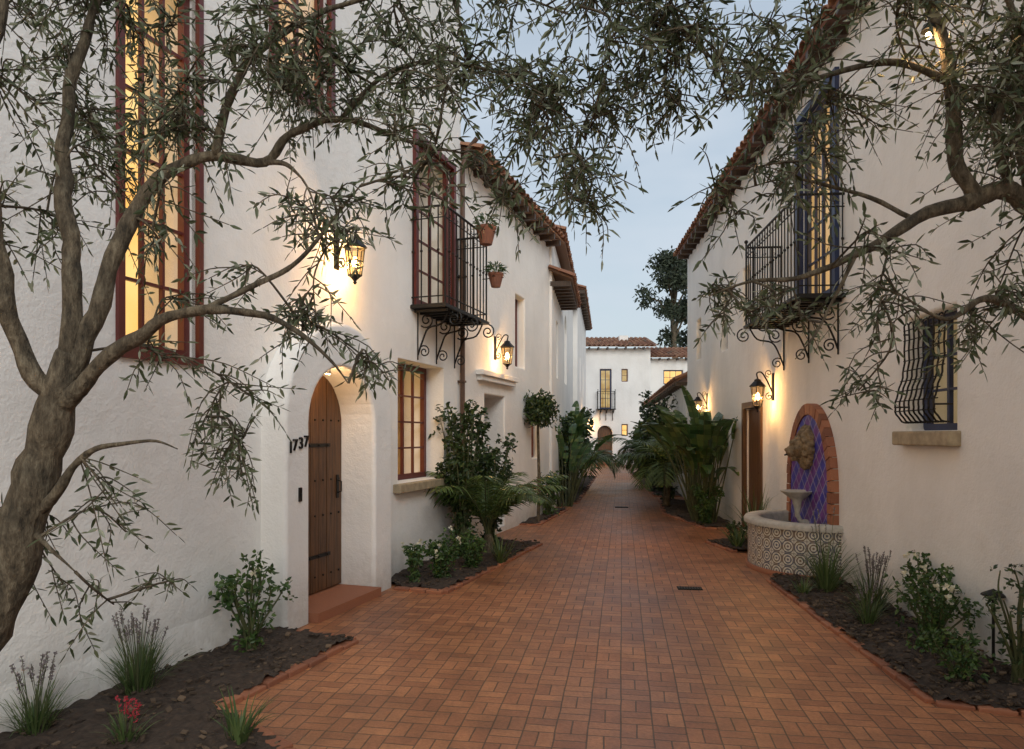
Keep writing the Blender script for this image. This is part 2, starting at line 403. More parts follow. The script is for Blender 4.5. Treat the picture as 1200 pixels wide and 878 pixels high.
bed([LP(.3,-3.84),LP(4.75,-3.84),LP(4.78,-3.60),(-1.26,5.45),(-1.78,4.06),(-1.17,3.55),(-.9,2.2),(-.8,.5)],[[LP(4.76,-3.56),(-1.26,5.45),(-1.78,4.06),(-1.17,3.55),(-.9,2.2)]],.04,2600)
bed([LP(6.68,-3.84),(-.71,7.1),(.42,10.3),LP(10.0,-3.84)],[[(-1.25,7.32),(-.71,7.1),(.42,10.3),LP(10.0,-3.6)]],.06,700)
bed([(.05,12.6),(.48,12.5),(1.22,15.1),(.9,15.3),(.7,14.4)],[[(.05,12.6),(.48,12.5),(1.22,15.1)]],.08,80)
bed([(1.1,16.2),(1.55,16.4),(3.3,27),(2.6,27)],[[(1.1,16.2),(1.55,16.4),(3.3,27)]],.12,60)
bed([(2.59,4.19),(2.9,7.75),(3.3,8.2),RP(8.3,3.09),RP(4.1,3.09)],[[RP(4.15,3.1),(2.59,4.19),(2.78,6.2),(2.93,7.75)]],.04,2200)
bed([(3.13,9.6),(3.0,10.5),RP(10.75,3.09),RP(9.7,3.09)],[[(3.13,9.6),(3.0,10.5),RP(10.7,3.1)]],.06,150)
bed([(3.4,12.0),RP(12.3,3.09),RP(17.3,3.09),(3.75,17.3),(3.2,14.3)],[[RP(12.2,3.1),(3.4,12.0),(3.2,14.3),(3.75,17.3)]],.1,100)
bed([(3.85,18.3),(4.55,18.3),(6.1,30),(5.2,30)],[[(4.5,18.3),(3.85,18.3),(5.2,30)]],.15,50)
g=MB()
Fg=Frame(1.78,7.35,1,-.12)
g.box(Fg,0,.26,-.07,.07,.002,.008,0)
for i in range(9): g.box(Fg,.012+i*.028,.026+i*.028,-.06,.06,.008,.012,1)
g.obj('drain_grate',['dark','iron'])
g=MB(); Fg=Frame(2.35,15.6,1,-.12); g.box(Fg,0,.3,-.09,.09,.002,.01,0)
for i in range(9): g.box(Fg,.014+i*.032,.03+i*.032,-.08,.08,.010,.014,1)
g.obj('drain_grate',['dark','iron'])

# ------------------------------------------------------------ lantern
def lamp(name,loc,watts,parent,size=.05,col=(1,.60,.27)):
    ld=bpy.data.lights.new(name,'POINT'); ld.energy=watts; ld.color=col; ld.shadow_soft_size=size
    lo=bpy.data.objects.new('light',ld); lo.location=loc; COL.objects.link(lo); lo.parent=parent
def lantern(F,u,nw,z,out=1,s=1.0,watts=12,name='wall_lantern'):
    e=empty(name); mb=MB(); n=F.n*out
    c=F.W(u,nw+out*.20*s,z); w=F.W(u,nw,z)
    mb.box(F,u-.035*s,u+.035*s,nw,nw+out*.018,z-.05*s,z+.30*s,0)
    p=[w+n*.015+Z*.05*s, w+n*.08*s+Z*.20*s, w+n*.15*s+Z*.31*s, w+n*.21*s+Z*.30*s, c+Z*.235*s]
    mb.tube(smoothpath([tuple(q) for q in p],4),.008*s+.002,6)
    mb.tube(spiral(w+n*.06*s+Z*.30*s,n,Z,.05*s,1.3,-1.6,1),.006*s,5)
    mb.tube(spiral(w+n*.055*s+Z*.0*s,n,Z,.05*s,1.3,1.6,-1),.006*s,5)
    def ring(r,zz): return [c+Vector((r*math.cos(math.pi/3*k),r*math.sin(math.pi/3*k),zz)) for k in range(6)]
    t=ring(.088*s,.13*s); b=ring(.060*s,-.12*s)
    for k in range(6):
        mb.tube([t[k],b[k]],.006*s,5); mb.tube([t[k],t[(k+1)%6]],.007*s,5); mb.tube([b[k],b[(k+1)%6]],.007*s,5)
        m1=t[k].lerp(b[k],.5); m2=t[(k+1)%6].lerp(b[(k+1)%6],.5); mb.tube([m1,m2],.004*s,4)
    mb.lathe(c,[(.112*s,.128*s),(.10*s,.145*s),(.06*s,.185*s),(.045*s,.20*s),(.045*s,.215*s),(.0,.24*s)],6)
    mb.lathe(c,[(.062*s,-.12*s),(.03*s,-.15*s),(.012*s,-.17*s),(.018*s,-.185*s),(.0,-.205*s)],8)
    mb.lathe(c,[(.014*s,-.12*s),(.014*s,-.03*s),(0,-.03*s)],8)
    mb.obj('iron_body',['iron'],e)
    gm=MB(); gm.add(t+b,[(k,(k+1)%6,6+(k+1)%6,6+k) for k in range(6)]); gm.obj('glass_panes',['amber'],e)
    fb=MB(); fb.ball(c,.030*s,0,8,6,(1,1,1.7)); fb.obj('bulb',['bulb'],e,True)
    lamp(name+'_light',c,watts,e)
    return e

# ------------------------------------------------------------ LEFT HOUSE
LW=-3.85
hl=empty('white_stucco_house')
mb=MB(); mb.box(FL,-4,9.1,LW-7,LW,-.05,8.2); wl=mb.obj('main_walls',['stucco'],hl)
cut(wl,FL,[(rect(3.42,4.06,2.22,4.92),LW-.75,LW+.1),
           (arch(5.09,6.26,.02,1.76,.58),LW-.28,LW+.1),
           (rect(7.2,8.5,1.08,2.56),LW-.85,LW+.1),
           (rect(7.65,8.75,3.30,5.35),LW-.8,LW+.1),
           (rect(4.95,5.75,4.80,6.7),LW-.8,LW+.1),
           (rect(.6,1.9,1.6,3.6),LW-.8,LW+.1)])
bevel(wl,.035)
mb=MB(); mb.prism(FL,arch(4.78,6.61,-.05,1.80,.92,24),LW-.26,-3.60); pl=mb.obj('entry_portal',['stucco'],hl)
cut(pl,FL,[(arch(5.12,6.23,-.5,1.76,.54),LW-.9,-3.3)]); bevel(pl,.04,4)
mb=MB(); mb.add([FL.W(u,n,z) for u in(-4,4.78) for n,z in((LW-.01,-.05),(LW+.07,-.05),(LW-.01,.32))],[(0,1,2),(3,4,5),(0,1,4,3),(1,2,5,4)]); mb.obj('wall_flare',['stucco'],hl)
window(FL,3.42,4.06,2.22,4.92,LW-.06,3,6,'red',hl,fr=.055,depth=.45)
mb=MB()
for a,b,c,d in((3.37,3.42,2.16,4.97),(4.06,4.105,2.16,4.97),(3.42,4.06,2.16,2.22)): mb.box(FL,a,b,LW-.04,LW+.03,c,d)
mb.obj('window_casing',['red'],hl)
window(FL,7.2,8.5,1.08,2.56,LW-.26,4,4,'red',hl,depth=.5,fr=.07,drape=True)
window(FL,7.65,8.75,3.3,5.35,LW-.04,2,5,'red',hl,depth=.6,fr=.07,glow='windim',drape=True)
window(FL,4.95,5.75,4.8,6.7,LW-.04,2,5,'red',hl,depth=.6,fr=.07,glow='win')
window(FL,.6,1.9,1.6,3.6,LW-.06,3,5,'red',hl,depth=.6,fr=.07,glow='win')
mb=MB()
for (a,b,c,d) in((7.58,7.65,3.25,5.42),(8.75,8.82,3.25,5.42),(7.65,8.75,5.35,5.42),(4.88,4.95,4.73,6.77),(5.75,5.82,4.73,6.77),(4.95,5.75,4.73,4.8)): mb.box(FL,a,b,LW-.03,LW+.05,c,d)
mb.obj('casing',['red'],hl)
mb=MB(); mb.box(FL,7.08,8.66,LW-.2,LW+.10,.97,1.075); s_=mb.obj('window_sill',['stone'],hl); bevel(s_,.012)
mb=MB(); nd=LW-.14; c0=5.675; hw=.553
def at(u,zs=1.76,rise=.538,c=c0,h=hw): return zs+rise*math.sqrt(max(0,1-((u-c)/h)**2))
np_=8; w_=2*hw/np_
for i in range(np_):
    a=c0-hw+i*w_+.004; b=a+w_-.008; o=[(a,.1),(b,.1)]+[(b+(a-b)*t/4,at(b+(a-b)*t/4)-.004) for t in range(5)]
    mb.prism(FL,o,nd-.04,nd+U(-.004,.004),0)
mb.box(FL,5.1,6.25,nd-.08,nd-.045,.05,2.4,1)
for zz in(.45,1.55):
    mb.box(FL,5.14,6.0,nd+.005,nd+.012,zz-.018,zz+.018,2)
    for k in range(6): mb.ball(FL.W(5.2+k*.15,nd+.014,zz),.014,2)
for k in range(8):
    for zz in (.25,.85,1.2,1.8): mb.ball(FL.W(5.19+k*.139,nd+.004,zz),.011,2)
mb.tube([FL.W(6.14,nd,1.05),FL.W(6.14,nd+.05,1.07),FL.W(6.14,nd+.05,1.17),FL.W(6.14,nd,1.19)],.008,6,2)
mb.box(FL,6.12,6.16,nd+.004,nd+.010,1.0,1.24,2)
mb.obj('arched_plank_door',['door','dark','iron'],hl)
mb=MB(); mb.box(FL,5.125,6.225,LW-.22,-3.52,-.02,.085); mb.obj('door_step',['bbrick'],hl)
mb=MB(); mb.box(FL,4.95,4.985,-3.60,-3.585,1.08,1.2,0); mb.ball(FL.W(4.967,-3.583,1.14),.010,0); mb.obj('doorbell',['iron'],hl)
mat=Matrix((FL.u,Z,FL.n)).transposed().to_4x4()
for k,(ch,du,dz) in enumerate((('1',4.80,1.50),('7',4.86,1.52),('3',4.94,1.535),('7',5.015,1.55))):
    tx=bpy.data.curves.new('digit','FONT'); tx.body=ch; tx.size=.14; tx.extrude=.006; tx.offset=.001
    to=bpy.data.objects.new('house_number_digit',tx); COL.objects.link(to)
    mt=mat.copy(); mt.translation=FL.W(du,-3.590,dz); to.matrix_world=mt; tx.materials.append(M['iron']); to.parent=hl
mb=MB(); mb.tube([FL.W(9.02,LW+.06,.0),FL.W(9.02,LW+.06,5.5),FL.W(9.08,LW+.12,5.75),FL.W(9.10,LW+.25,5.9)],.035,8)
for zz in(.9,2.4,3.9,5.2): mb.box(FL,8.975,9.065,LW,LW+.10,zz,zz+.03)
mb.obj('downspout',['copper'],hl)
mb=MB(); barrel(mb,FL,-4,9.1,LW+.35,8.2,2.5,.9,1); mb.obj('tile_roof',['tile'],hl)
mb=MB(); rafters(mb,FL,-4,9.1,LW,8.2,1); mb.obj('rafter_tails',['darkwood'],hl)
mb=MB(); c=FL.W(5.60,-3.74,2.23); mb.lathe(c,[(.0,.07),(.028,.07),(.03,.0),(.024,.0),(.022,.05),(0,.05)],12); mb.obj('soffit_light_can',['stucco'],hl)
mb=MB(); mb.ball(c+Z*.035,.012,0); mb.obj('soffit_light_bulb',['bulb'],hl); lamp('soffit_light',c-Z*.02,7,hl,.03)

# section B
mb=MB(); mb.box(FL,9.1,14.0,LW-6,LW-.03,-.05,5.68); wb=mb.obj('rear_wing_walls',['stucco2'],hl)
cut(wb,FL,[(rect(10.15,11.1,.1,2.3),LW-.65,LW+.1),(rect(11.7,12.25,2.9,4.2),LW-.4,LW+.1),(rect(12.7,13.3,1.2,2.3),LW-.4,LW+.1)]); bevel(wb,.03)
mb=MB(); mb.box(FL,9.75,11.5,LW-.03,LW+.10,2.58,2.66); mb.box(FL,9.80,11.45,LW-.03,LW+.06,2.50,2.578); o=mb.obj('entry_cornice',['stucco2'],hl); bevel(o,.01)
mb=MB(); mb.box(FL,10.15,11.1,LW-.56,LW-.50,.1,2.28); mb.box(FL,10.3,10.6,LW-.499,LW-.48,.3,1.0);mb.box(FL,10.68,10.95,LW-.499,LW-.48,.3,1.0);mb.box(FL,10.3,10.6,LW-.499,LW-.48,1.15,2.1);mb.box(FL,10.68,10.95,LW-.499,LW-.48,1.15,2.1); mb.obj('rear_door',['door'],hl)
window(FL,11.7,12.25,2.9,4.2,LW-.18,1,3,'red',hl,depth=.2,fr=.05,glow='windim')
window(FL,12.7,13.3,1.2,2.3,LW-.18,2,3,'red',hl,depth=.2,fr=.05,glow='win')
mb=MB(); barrel(mb,FL,9.15,14.05,LW+.30,5.72,2.6,.85,1); mb.obj('wing_tile_roof',['tile'],hl)
mb=MB(); rafters(mb,FL,9.2,14.0,LW-.03,5.72,1,.3,.45); mb.obj('wing_rafter_tails',['darkwood'],hl)

# balcony
def balcony(F,u0,u1,nw,out,w,z,h,name,parent,bars=.11):
    b=empty(name); mb=MB(); no=nw+out*w
    mb.box(F,u0-.04,u1+.04,nw,no+out*.03,z-.05,z-.012,0)
    mb.box(F,u0-.02,u1+.02,nw+out*.001,no+out*.01,z-.012,z,0)
    for k in range(int((u1-u0)/.16)): mb.box(F,u0+.05+k*.16,u0+.085+k*.16,nw+out*.01,no,z-.085,z-.052,0)
    def bar(u,n,bel):
        mb.tube([F.W(u,n,z),F.W(u,n,z+h)],.0085,4,0)
        mb.ball(F.W(u,n,z+h*.55),.019,0,6,4)
        mb.tube(spiral(F.W(u,n,z+h-.09)+ (F.u if bel else F.n)*.03,(F.u if bel else F.n),Z,.028,1.0,math.pi,1,8),.0045,3)
    n=int((u1-u0)/bars)
    for i in range(n+1): bar(u0+(u1-u0)*i/n,no,True)
    m=max(2,int(w/bars))
    for i in range(m): 
        for uu in(u0,u1): bar(uu,nw+out*(w*i/m+.02),False)
    for zz,r in((z+h,.016),(z+h-.14,.008),(z+.09,.009)):
        mb.tube([F.W(u0,nw,zz),F.W(u0,no,zz),F.W(u1,no,zz),F.W(u1,nw,zz)],r,6,0)
    for uu in(u0,u1):
        mb.tube([F.W(uu,no,z-.05),F.W(uu,no,z+h+.06)],.013,6,0); mb.ball(F.W(uu,no,z+h+.08),.028,0)
    for uu in(u0+.15,(u0+u1)/2,u1-.1):
        A=F.n*out
        P=[F.W(uu,no-out*.02,z-.06),F.W(uu,nw+out*w*.75,z-.22),F.W(uu,nw+out*w*.35,z-.27),F.W(uu,nw+out*.08,z-.42),F.W(uu,nw+out*.012,z-.6)]
        mb.tube(smoothpath([tuple(q) for q in P],4),.012,5)
        mb.tube(spiral(F.W(uu,nw+out*.13,z-.17),A,Z,.10,1.6,-2.4,1),.010,5)
        mb.tube(spiral(F.W(uu,nw+out*(w+.06),z-.17),A,Z,.10,1.6,1.4,-1),.010,5)
        mb.tube(spiral(F.W(uu,nw+out*.10,z-.56),A,Z,.08,1.5,2.6,-1),.009,5)
        mb.tube([F.W(uu,nw+out*.01,z-.66),F.W(uu,nw+out*.01,z-.05)],.010,5)
    mb.obj('ironwork',['iron'],b); b.parent=parent; return b
balcony(FL,7.55,8.95,LW,1,.45,3.25,1.18,'wrought_iron_balcony',hl)
lantern(FL,5.90,LW,3.36,1,1.1,115)
lantern(FL,10.6,LW-.03,2.95,1,1.1,90)

# section C (rear houses on the left)
hc=empty('rear_stucco_house')
mb=MB(); mb.box(FC,0,9,-6,0,-.05,5.9); w1=mb.obj('walls',['stucco2'],hc)
cut(w1,FC,[(arch(4.2,5.4,3.1,4.5,.5),-.3,.1),(rect(1.2,1.8,3.0,4.3),-.3,.1),(rect(6.5,7.5,.05,2.2),-.3,.1)]); bevel(w1,.03)
mb=MB(); mb.box(FC,9,18,-6,.15,-.05,6.6); w2=mb.obj('far_walls',['stucco2'],hc)
cut(w2,FC,[(rect(11,11.6,3.3,4.6),-.2,.3),(rect(14,14.6,3.3,4.6),-.2,.3)]); bevel(w2,.03)
mb=MB(); barrel(mb,FC,-.05,4.2,.25,5.95,2.5,.8); barrel(mb,FC,4.2,9,.2,6.0,2.5,.8); barrel(mb,FC,9,18.1,.4,6.65,2.5,.9); barrel(mb,FC,-.1,3.0,.45,4.95,.5,.22); mb.obj('tile_roof',['tile'],hc)
mb=MB(); rafters(mb,FC,0,3.0,0,4.95,1,.4,.35); rafters(mb,FC,9,18,.15,6.65,1,.25,.6); mb.obj('rafter_tails',['darkwood'],hc)
mb=MB(); mb.box(FC,2.2,2.9,-1.6,-1.0,5.9,7.2); mb.box(FC,2.15,2.95,-1.65,-.95,7.2,7.3); mb.obj('chimney',['stucco2'],hc)
mb=MB(); mb.box(FC,6.5,7.5,-.25,-.2,.05,2.2); mb.obj('door',['door'],hc)

# ------------------------------------------------------------ RIGHT HOUSE   (street side is -n)
RW=3.10
hr=empty('white_stucco_house')
mb=MB(); mb.box(FR,-4,17.4,RW,RW+7,-.05,6.1); wr=mb.obj('main_walls',['stucco2'],hr)
cut(wr,FR,[(rect(5.66,6.42,1.69,2.68),RW-.1,RW+.7),(rect(8.03,9.2,3.3,5.72),RW-.1,RW+.7),(rect(11.0,11.95,.06,2.1),RW-.1,RW+.35),
           (rect(13.2,13.7,3.3,4.4),RW-.1,RW+.4),(rect(15.7,16.2,3.4,4.3),RW-.1,RW+.4),(rect(11.6,12.1,3.4,4.5),RW-.1,RW+.4)]); bevel(wr,.035)
window(FR,5.66,6.42,1.69,2.68,RW+.14,2,3,'blue',hr,depth=.5,out=-1,glow='windim',fr=.06)
window(FR,8.03,9.2,3.3,5.72,RW+.05,4,5,'blue',hr,depth=.45,out=-1,glow='win',fr=.09)
for a,b,c,d in((13.2,13.7,3.3,4.4),(15.7,16.2,3.4,4.3),(11.6,12.1,3.4,4.5)): window(FR,a,b,c,d,RW+.12,1,3,'blue',hr,depth=.25,out=-1,glow='windim',fr=.05)
mb=MB()
for a,b,c,d in((7.94,8.03,3.22,5.8),(9.2,9.29,3.22,5.8),(8.03,9.2,5.72,5.8)): mb.box(FR,a,b,RW-.05,RW+.04,c,d)
mb.obj('window_casing',['blue'],hr)
mb=MB(); mb.box(FR,5.58,6.50,RW-.10,RW+.13,1.56,1.685); o=mb.obj('window_sill',['stone'],hr); bevel(o,.015)
mb=MB()
for i in range(9):
    u=5.72+i*.64/8; P=[(RW-.01,1.76),(RW-.07,1.77),(RW-.13,1.86),(RW-.12,1.98),(RW-.07,2.16),(RW-.05,2.35),(RW-.05,2.62),(RW-.01,2.64)]
    pts=smoothpath([tuple(FR.W(u,n,z)) for n,z in P],4)
    pts=[(p[0],p[1]+.008*math.sin(k*1.9),p[2]) for k,p in enumerate(pts)]
    mb.tube(pts,.008,5)
for j in range(9):
    z=1.86+j*.09; n=RW-.13+.08*min(1,j/4.5); mb.tube([FR.W(5.70,n,z),FR.W(6.38,n,z)],.005,4)
for u in(5.70,6.38): 
    for z,n in((1.9,RW-.13),(2.55,RW-.05)): mb.tube([FR.W(u,RW,z),FR.W(u,n,z)],.008,5)
mb.obj('window_grille',['iron'],hr)
mb=MB()
for i in range(7): mb.box(FR,11.0+.95*i/7+.003,11.0+.95*(i+1)/7-.003,RW+.06+U(0,.004),RW+.11,.08,2.08,0)
mb.box(FR,10.90,11.0,RW-.03,RW+.05,.06,2.2,1); mb.box(FR,11.95,12.05,RW-.03,RW+.05,.06,2.2,1); mb.box(FR,11.0,11.95,RW-.03,RW+.05,2.1,2.2,1)
mb.ball(FR.W(11.1,RW+.02,1.05),.03,2)
mb.obj('garden_door',['door','door','iron'],hr)
mb=MB(); barrel(mb,FR,-4,17.45,RW-.28,6.15,2.8,.95,-1); mb.obj('tile_roof',['tile'],hr)
mb=MB(); rafters(mb,FR,-4,17.4,RW,6.15,-1,.27,.45); mb.obj('rafter_tails',['darkwood'],hr)
balcony(FR,7.8,9.95,RW,-1,.5,3.22,1.1,'wrought_iron_balcony',hr)
lantern(FR,10.35,RW,2.22,-1,1.15,100)
lantern(FR,15.0,RW,2.25,-1,1.0,65)
hg=empty('garage_wing')
mb=MB(); mb.box(FG,0,15,0,6,-.05,3.0); o=mb.obj('walls',['stucco2'],hg); bevel(o,.03)
mb=MB(); barrel(mb,FG,0,15,-.25,3.05,2.5,1.2,-1); mb.obj('tile_roof',['tile'],hg)
mb=MB(); rafters(mb,FG,0,15,0,3.05,-1,.25,.5); mb.obj('rafter_tails',['darkwood'],hg)

# ------------------------------------------------------------ FAR HOUSE
hd=empty('courtyard_end_house')
mb=MB(); mb.box(FD,2.2,7.65,-7,0,-.05,6.45); w=mb.obj('left_block',['stucco'],hd)
cut(w,FD,[(arch(4.72,5.55,.02,1.75,.42),-.35,.1),(rect(4.85,5.5,3.1,5.3),-.3,.1),(rect(6.05,6.4,4.6,5.3),-.3,.1),(rect(6.05,6.4,1.6,2.25),-.3,.1)]); bevel(w,.03)
mb=MB(); mb.box(FD,7.65,14,-7,-.6,-.05,5.95); w=mb.obj('right_block',['stucco'],hd); cut(w,FD,[(rect(8.5,9.6,4.5,5.3),-.9,-.5)]); bevel(w,.03)
window(FD,4.85,5.5,3.1,5.3,-.10,2,4,'blue',hd,depth=.15,glow='windim',fr=.08)
window(FD,6.05,6.4,4.6,5.3,-.10,1,2,'red',hd,depth=.15,glow='windim',fr=.05)
window(FD,6.05,6.4,1.6,2.25,-.10,1,2,'red',hd,depth=.15,glow='win',fr=.05)
window(FD,8.5,9.6,4.5,5.3,-.70,3,2,'blue',hd,depth=.15,glow='win',fr=.06)
mb=MB(); mb.prism(FD,arch(4.73,5.54,.02,1.75,.41),-.25,-.2); mb.obj('arched_door',['door'],hd)
balcony(FD,4.7,5.65,0,1,.35,3.1,.95,'window_balcony',hd,.12)
mb=MB(); barrel(mb,FD,1.9,7.9,.45,6.5,3.6,.95,1,.26,.5); barrel(mb,FD,7.7,14,-.2,5.98,3.6,.95,1,.26,.5)
mb.obj('tile_roof',['tile'],hd)
mb=MB(); mb.box(FD,6.2,6.7,-2.2,-1.7,6.8,7.4); mb.obj('chimney',['stucco'],hd)
mb=MB(); rafters(mb,FD,2.2,7.65,0,6.5,1,.4,.5); rafters(mb,FD,7.7,14,-.6,5.98,1,.35,.5); mb.obj('rafter_tails',['darkwood'],hd)
lantern(FD,4.35,0,2.2,1,1.3,130)
lantern(FC,13.0,.15,2.4,1,1.1,90)
mb=MB(); mb.box(FD,4.3,6.0,0,.5,0,.14); mb.obj('door_step',['bbrick'],hd)

# ------------------------------------------------------------ FOUNTAIN
ft=empty('wall_fountain')
uc=8.72
mb=MB(); 
outer=arch(uc-.78,uc+.78,.0,1.0,1.05,28); inner=arch(uc-.64,uc+.64,.0,1.0,.90,28)
P=[(uc+.78,0.0)]+[(uc+.78,z) for z in(.12,.25,.37,.5,.62,.75,.87)]+[(uc+.78*math.cos(math.pi*i/24),1.0+1.05*math.sin(math.pi*i/24)) for i in range(25)]+[(uc-.78,z) for z in(.87,.75,.62,.5,.37,.25,.12,0)]
Q=[(uc+.64,0.0)]+[(uc+.64,z) for z in(.12,.25,.37,.5,.62,.75,.87)]+[(uc+.64*math.cos(math.pi*i/24),1.0+.90*math.sin(math.pi*i/24)) for i in range(25)]+[(uc-.64,z) for z in(.87,.75,.62,.5,.37,.25,.12,0)]
for i in range(len(P)-1):
    q=[Vector(P[i]),Vector(P[i+1]),Vector(Q[i+1]),Vector(Q[i])]; c=sum(q,Vector((0,0)))/4; q=[tuple(c+(p-c)*.91) for p in q]
    mb.prism(FR,q,RW+.02,RW-.085+U(-.004,.004),0)
mb.prism(FR,inner,RW+.01,RW-.07,1)
mb.prism(FR,[( uc+(a-uc)*.985,b*.99) for a,b in outer],RW+.015,RW-.05,2)
mb.obj('tiled_back_panel',['bbrick','ptile','conc'],ft)
rad=.84; seg=20; me=bpy.data.meshes.new('basin_tile'); v=[];f=[]
for i in range(seg+1):
    a=math.pi*i/seg; u=uc+rad*math.cos(a); n=RW-rad*math.sin(a)*.92
    v+= [FR.W(u,n,-.01),FR.W(u,n,.56)]
for i in range(seg): f.append((2*i,2*i+2,2*i+3,2*i+1))
me.from_pydata(v,[],f); uvl=me.uv_layers.new(name='UVMap'); k=0; al=math.pi*rad
for i in range(seg):
    for (s,z) in((i,-.01),(i+1,-.01),(i+1,.56),(i,.56)): uvl.data[k].uv=(s*al/seg,z+.01); k+=1
me.polygons.foreach_set('use_smooth',[True]*len(f)); me.materials.append(M['motif']); o=bpy.data.objects.new('basin_tile_facing',me); COL.objects.link(o); o.parent=ft
def half(r,z): return [FR.W(uc+r*math.cos(math.pi*i/seg),RW-r*math.sin(math.pi*i/seg)*.92,z) for i in range(seg+1)]
mb=MB(); prof=[(rad+.05,.561),(rad+.055,.60),(rad+.03,.635),(rad-.14,.635),(rad-.15,.60),(rad-.15,.1)]
v=[];f=[]
for r,z in prof: v+=half(r,z)
n_=seg+1
for j in range(len(prof)-1):
    for i in range(seg): f.append((j*n_+i,j*n_+i+1,(j+1)*n_+i+1,(j+1)*n_+i))
mb.add(v,f,0); o=mb.obj('basin_coping',['conc'],ft,True,False)
mb=MB(); prof=[(rad+.02,-.01),(rad+.03,.05),(rad+.005,.06)]; v=[];f=[]
for r,z in prof: v+=half(r,z)
for j in range(2):
    for i in range(seg): f.append((j*n_+i,j*n_+i+1,(j+1)*n_+i+1,(j+1)*n_+i))
mb.add(v,f,0); mb.obj('basin_plinth',['bbrick'],ft,True,False)
mb=MB(); mb.add(half(rad-.14,.5),[tuple(range(n_))]); mb.obj('basin_water',['water'],ft)
c=FR.W(uc,RW-.20,.0)
mb=MB(); mb.lathe(c,[(.0,.62),(.03,.64),(.028,.68),(.045,.76),(.06,.84),(.12,.90),(.175,.945),(.185,.96),(.165,.963),(.10,.92),(.0,.89)],24)
vs=[]
for p in mb.v:
    d=Vector((p[0]-c.x,p[1]-c.y,0)); a=math.atan2(d.y,d.x); r=d.length
    if r>.1: d*=1+.10*abs(math.sin(a*6)); 
    vs.append((c.x+d.x,c.y+d.y,p[2]))
mb.v=vs
mb.tube(smoothpath([tuple(FR.W(uc,RW-.05,.55)),tuple(FR.W(uc,RW-.15,.58)),tuple(FR.W(uc,RW-.20,.66))],4),[.045]*4+[.03]*5,8)
mb.obj('shell_bowl',['conc'],ft,True)
mb=MB(); c=FR.W(uc+.02,RW-.10,1.50); n=-FR.n; u=FR.u; LS=1.02
def lb(a,b_,d,r,sc=(1,1,1)): mb.ball(c+(u*a+Z*b_+n*d)*LS,r*LS,0,12,10,sc)
lb(0,0,.05,.125,(1,1,1.12)); lb(0,-.045,.17,.062); lb(-.03,-.07,.18,.04); lb(.03,-.07,.18,.04); lb(0,-.03,.22,.024)
lb(0,.03,.15,.035,(1,.7,1.6)); lb(-.052,.055,.140,.032); lb(.052,.055,.140,.032); lb(0,-.14,.14,.035)
lb(-.10,.115,.06,.035); lb(.10,.115,.06,.035); lb(-.07,-.02,.12,.045); lb(.07,-.02,.12,.045)
for ring_,(rr,k,br_,dd) in enumerate(((.155,14,.05,.03),(.20,18,.052,-.01))):
    for i in range(k):
        a=2*math.pi*(i+.5*ring_)/k; lb(rr*math.cos(a),rr*math.sin(a)*1.12,dd+U(-.01,.015),br_*U(.85,1.15))
o=mb.obj('lion_head_spout',['bronze'],ft,True)
md=o.modifiers.new('r','REMESH'); md.mode='VOXEL'; md.voxel_size=.008; md.use_smooth_shade=True
t_=bpy.data.textures.new('manefur','CLOUDS'); t_.noise_scale=.035; md=o.modifiers.new('d','DISPLACE'); md.texture=t_; md.strength=.022; md.mid_level=.5
mb=MB(); mb.tube([c+n*.21-Z*.085,c+n*.25-Z*.10],.010,8); mb.obj('spout_pipe',['iron'],ft)

# ------------------------------------------------------------ plants
def leafquad(mb,p,d,side,L,w,m=0,fold=.25,droop=0.0):
    d=d.normalized(); s=side-d*side.dot(d)
    if s.length<1e-4: s=d.orthogonal()
    s.normalize(); up=d.cross(s)
    a=p; b1=p+d*L*.35+s*w*.5+up*w*fold; b2=p+d*L*.35-s*w*.5+up*w*fold
    c1=p+d*L*.72+s*w*.36+up*w*fold*.8-Z*droop*L*.5; c2=p+d*L*.72-s*w*.36+up*w*fold*.8-Z*droop*L*.5; e=p+d*L-Z*droop*L
    md=p+d*L*.35; me_=p+d*L*.72-Z*droop*L*.5
    mb.add([a,b1,md,b2,c1,me_,c2,e],[(0,1,2),(0,2,3),(1,4,5,2),(2,5,6,3),(4,7,5),(5,7,6)],m)
def rv():
    while True:
        v=Vector((U(-1,1),U(-1,1),U(-1,1)))
        if .05<v.length<1: return v.normalized()
def bush(name,x,y,r,h,n,L,w,mat,fl=None,nf=0,stems=9,base=.12,seed=1):
    random.seed(seed); mb=MB(); mats=['stem',mat]+([fl] if fl else [])
    S=[]
    for i in range(stems):
        a=2*math.pi*i/stems+U(-.3,.3); rr=r*U(.35,.95); hh=h*U(.6,1)
        p=[(x+U(-.04,.04),y+U(-.04,.04),.0),(x+rr*.35*math.cos(a),y+rr*.35*math.sin(a),hh*.45),(x+rr*.8*math.cos(a),y+rr*.8*math.sin(a),hh*.8),(x+rr*math.cos(a)+U(-.05,.05),y+rr*math.sin(a),hh)]
        q=smoothpath(p,5); mb.tube(q,[.012*(1-.7*k/len(q))*(h/.8)**.5 for k in range(len(q))],5,0); S.append(q)
    for i in range(n):
        q=random.choice(S); t=int(len(q)*max(base,R()**.7)); c=Vector(q[min(t,len(q)-1)])+rv()*U(0,r*.42)
        if c.z<.03: c.z=U(.05,.15)
        d=rv(); d.z=abs(d.z)*.6-.1
        for k in range(4):
            dd=(d+rv()*.9); leafquad(mb,c+rv()*L*.35,dd,rv(),L*U(.7,1.2),w*U(.8,1.2),1,.2,U(0,.35))
    for i in range(nf):
        q=random.choice(S); c=Vector(q[-1])+rv()*r*.3; c.z=max(c.z,h*.5)
        for k in range(7): leafquad(mb,c,rv()+Z*.4,rv(),.035,.025,2,.3)
    return mb.obj(name,mats,fix=False)
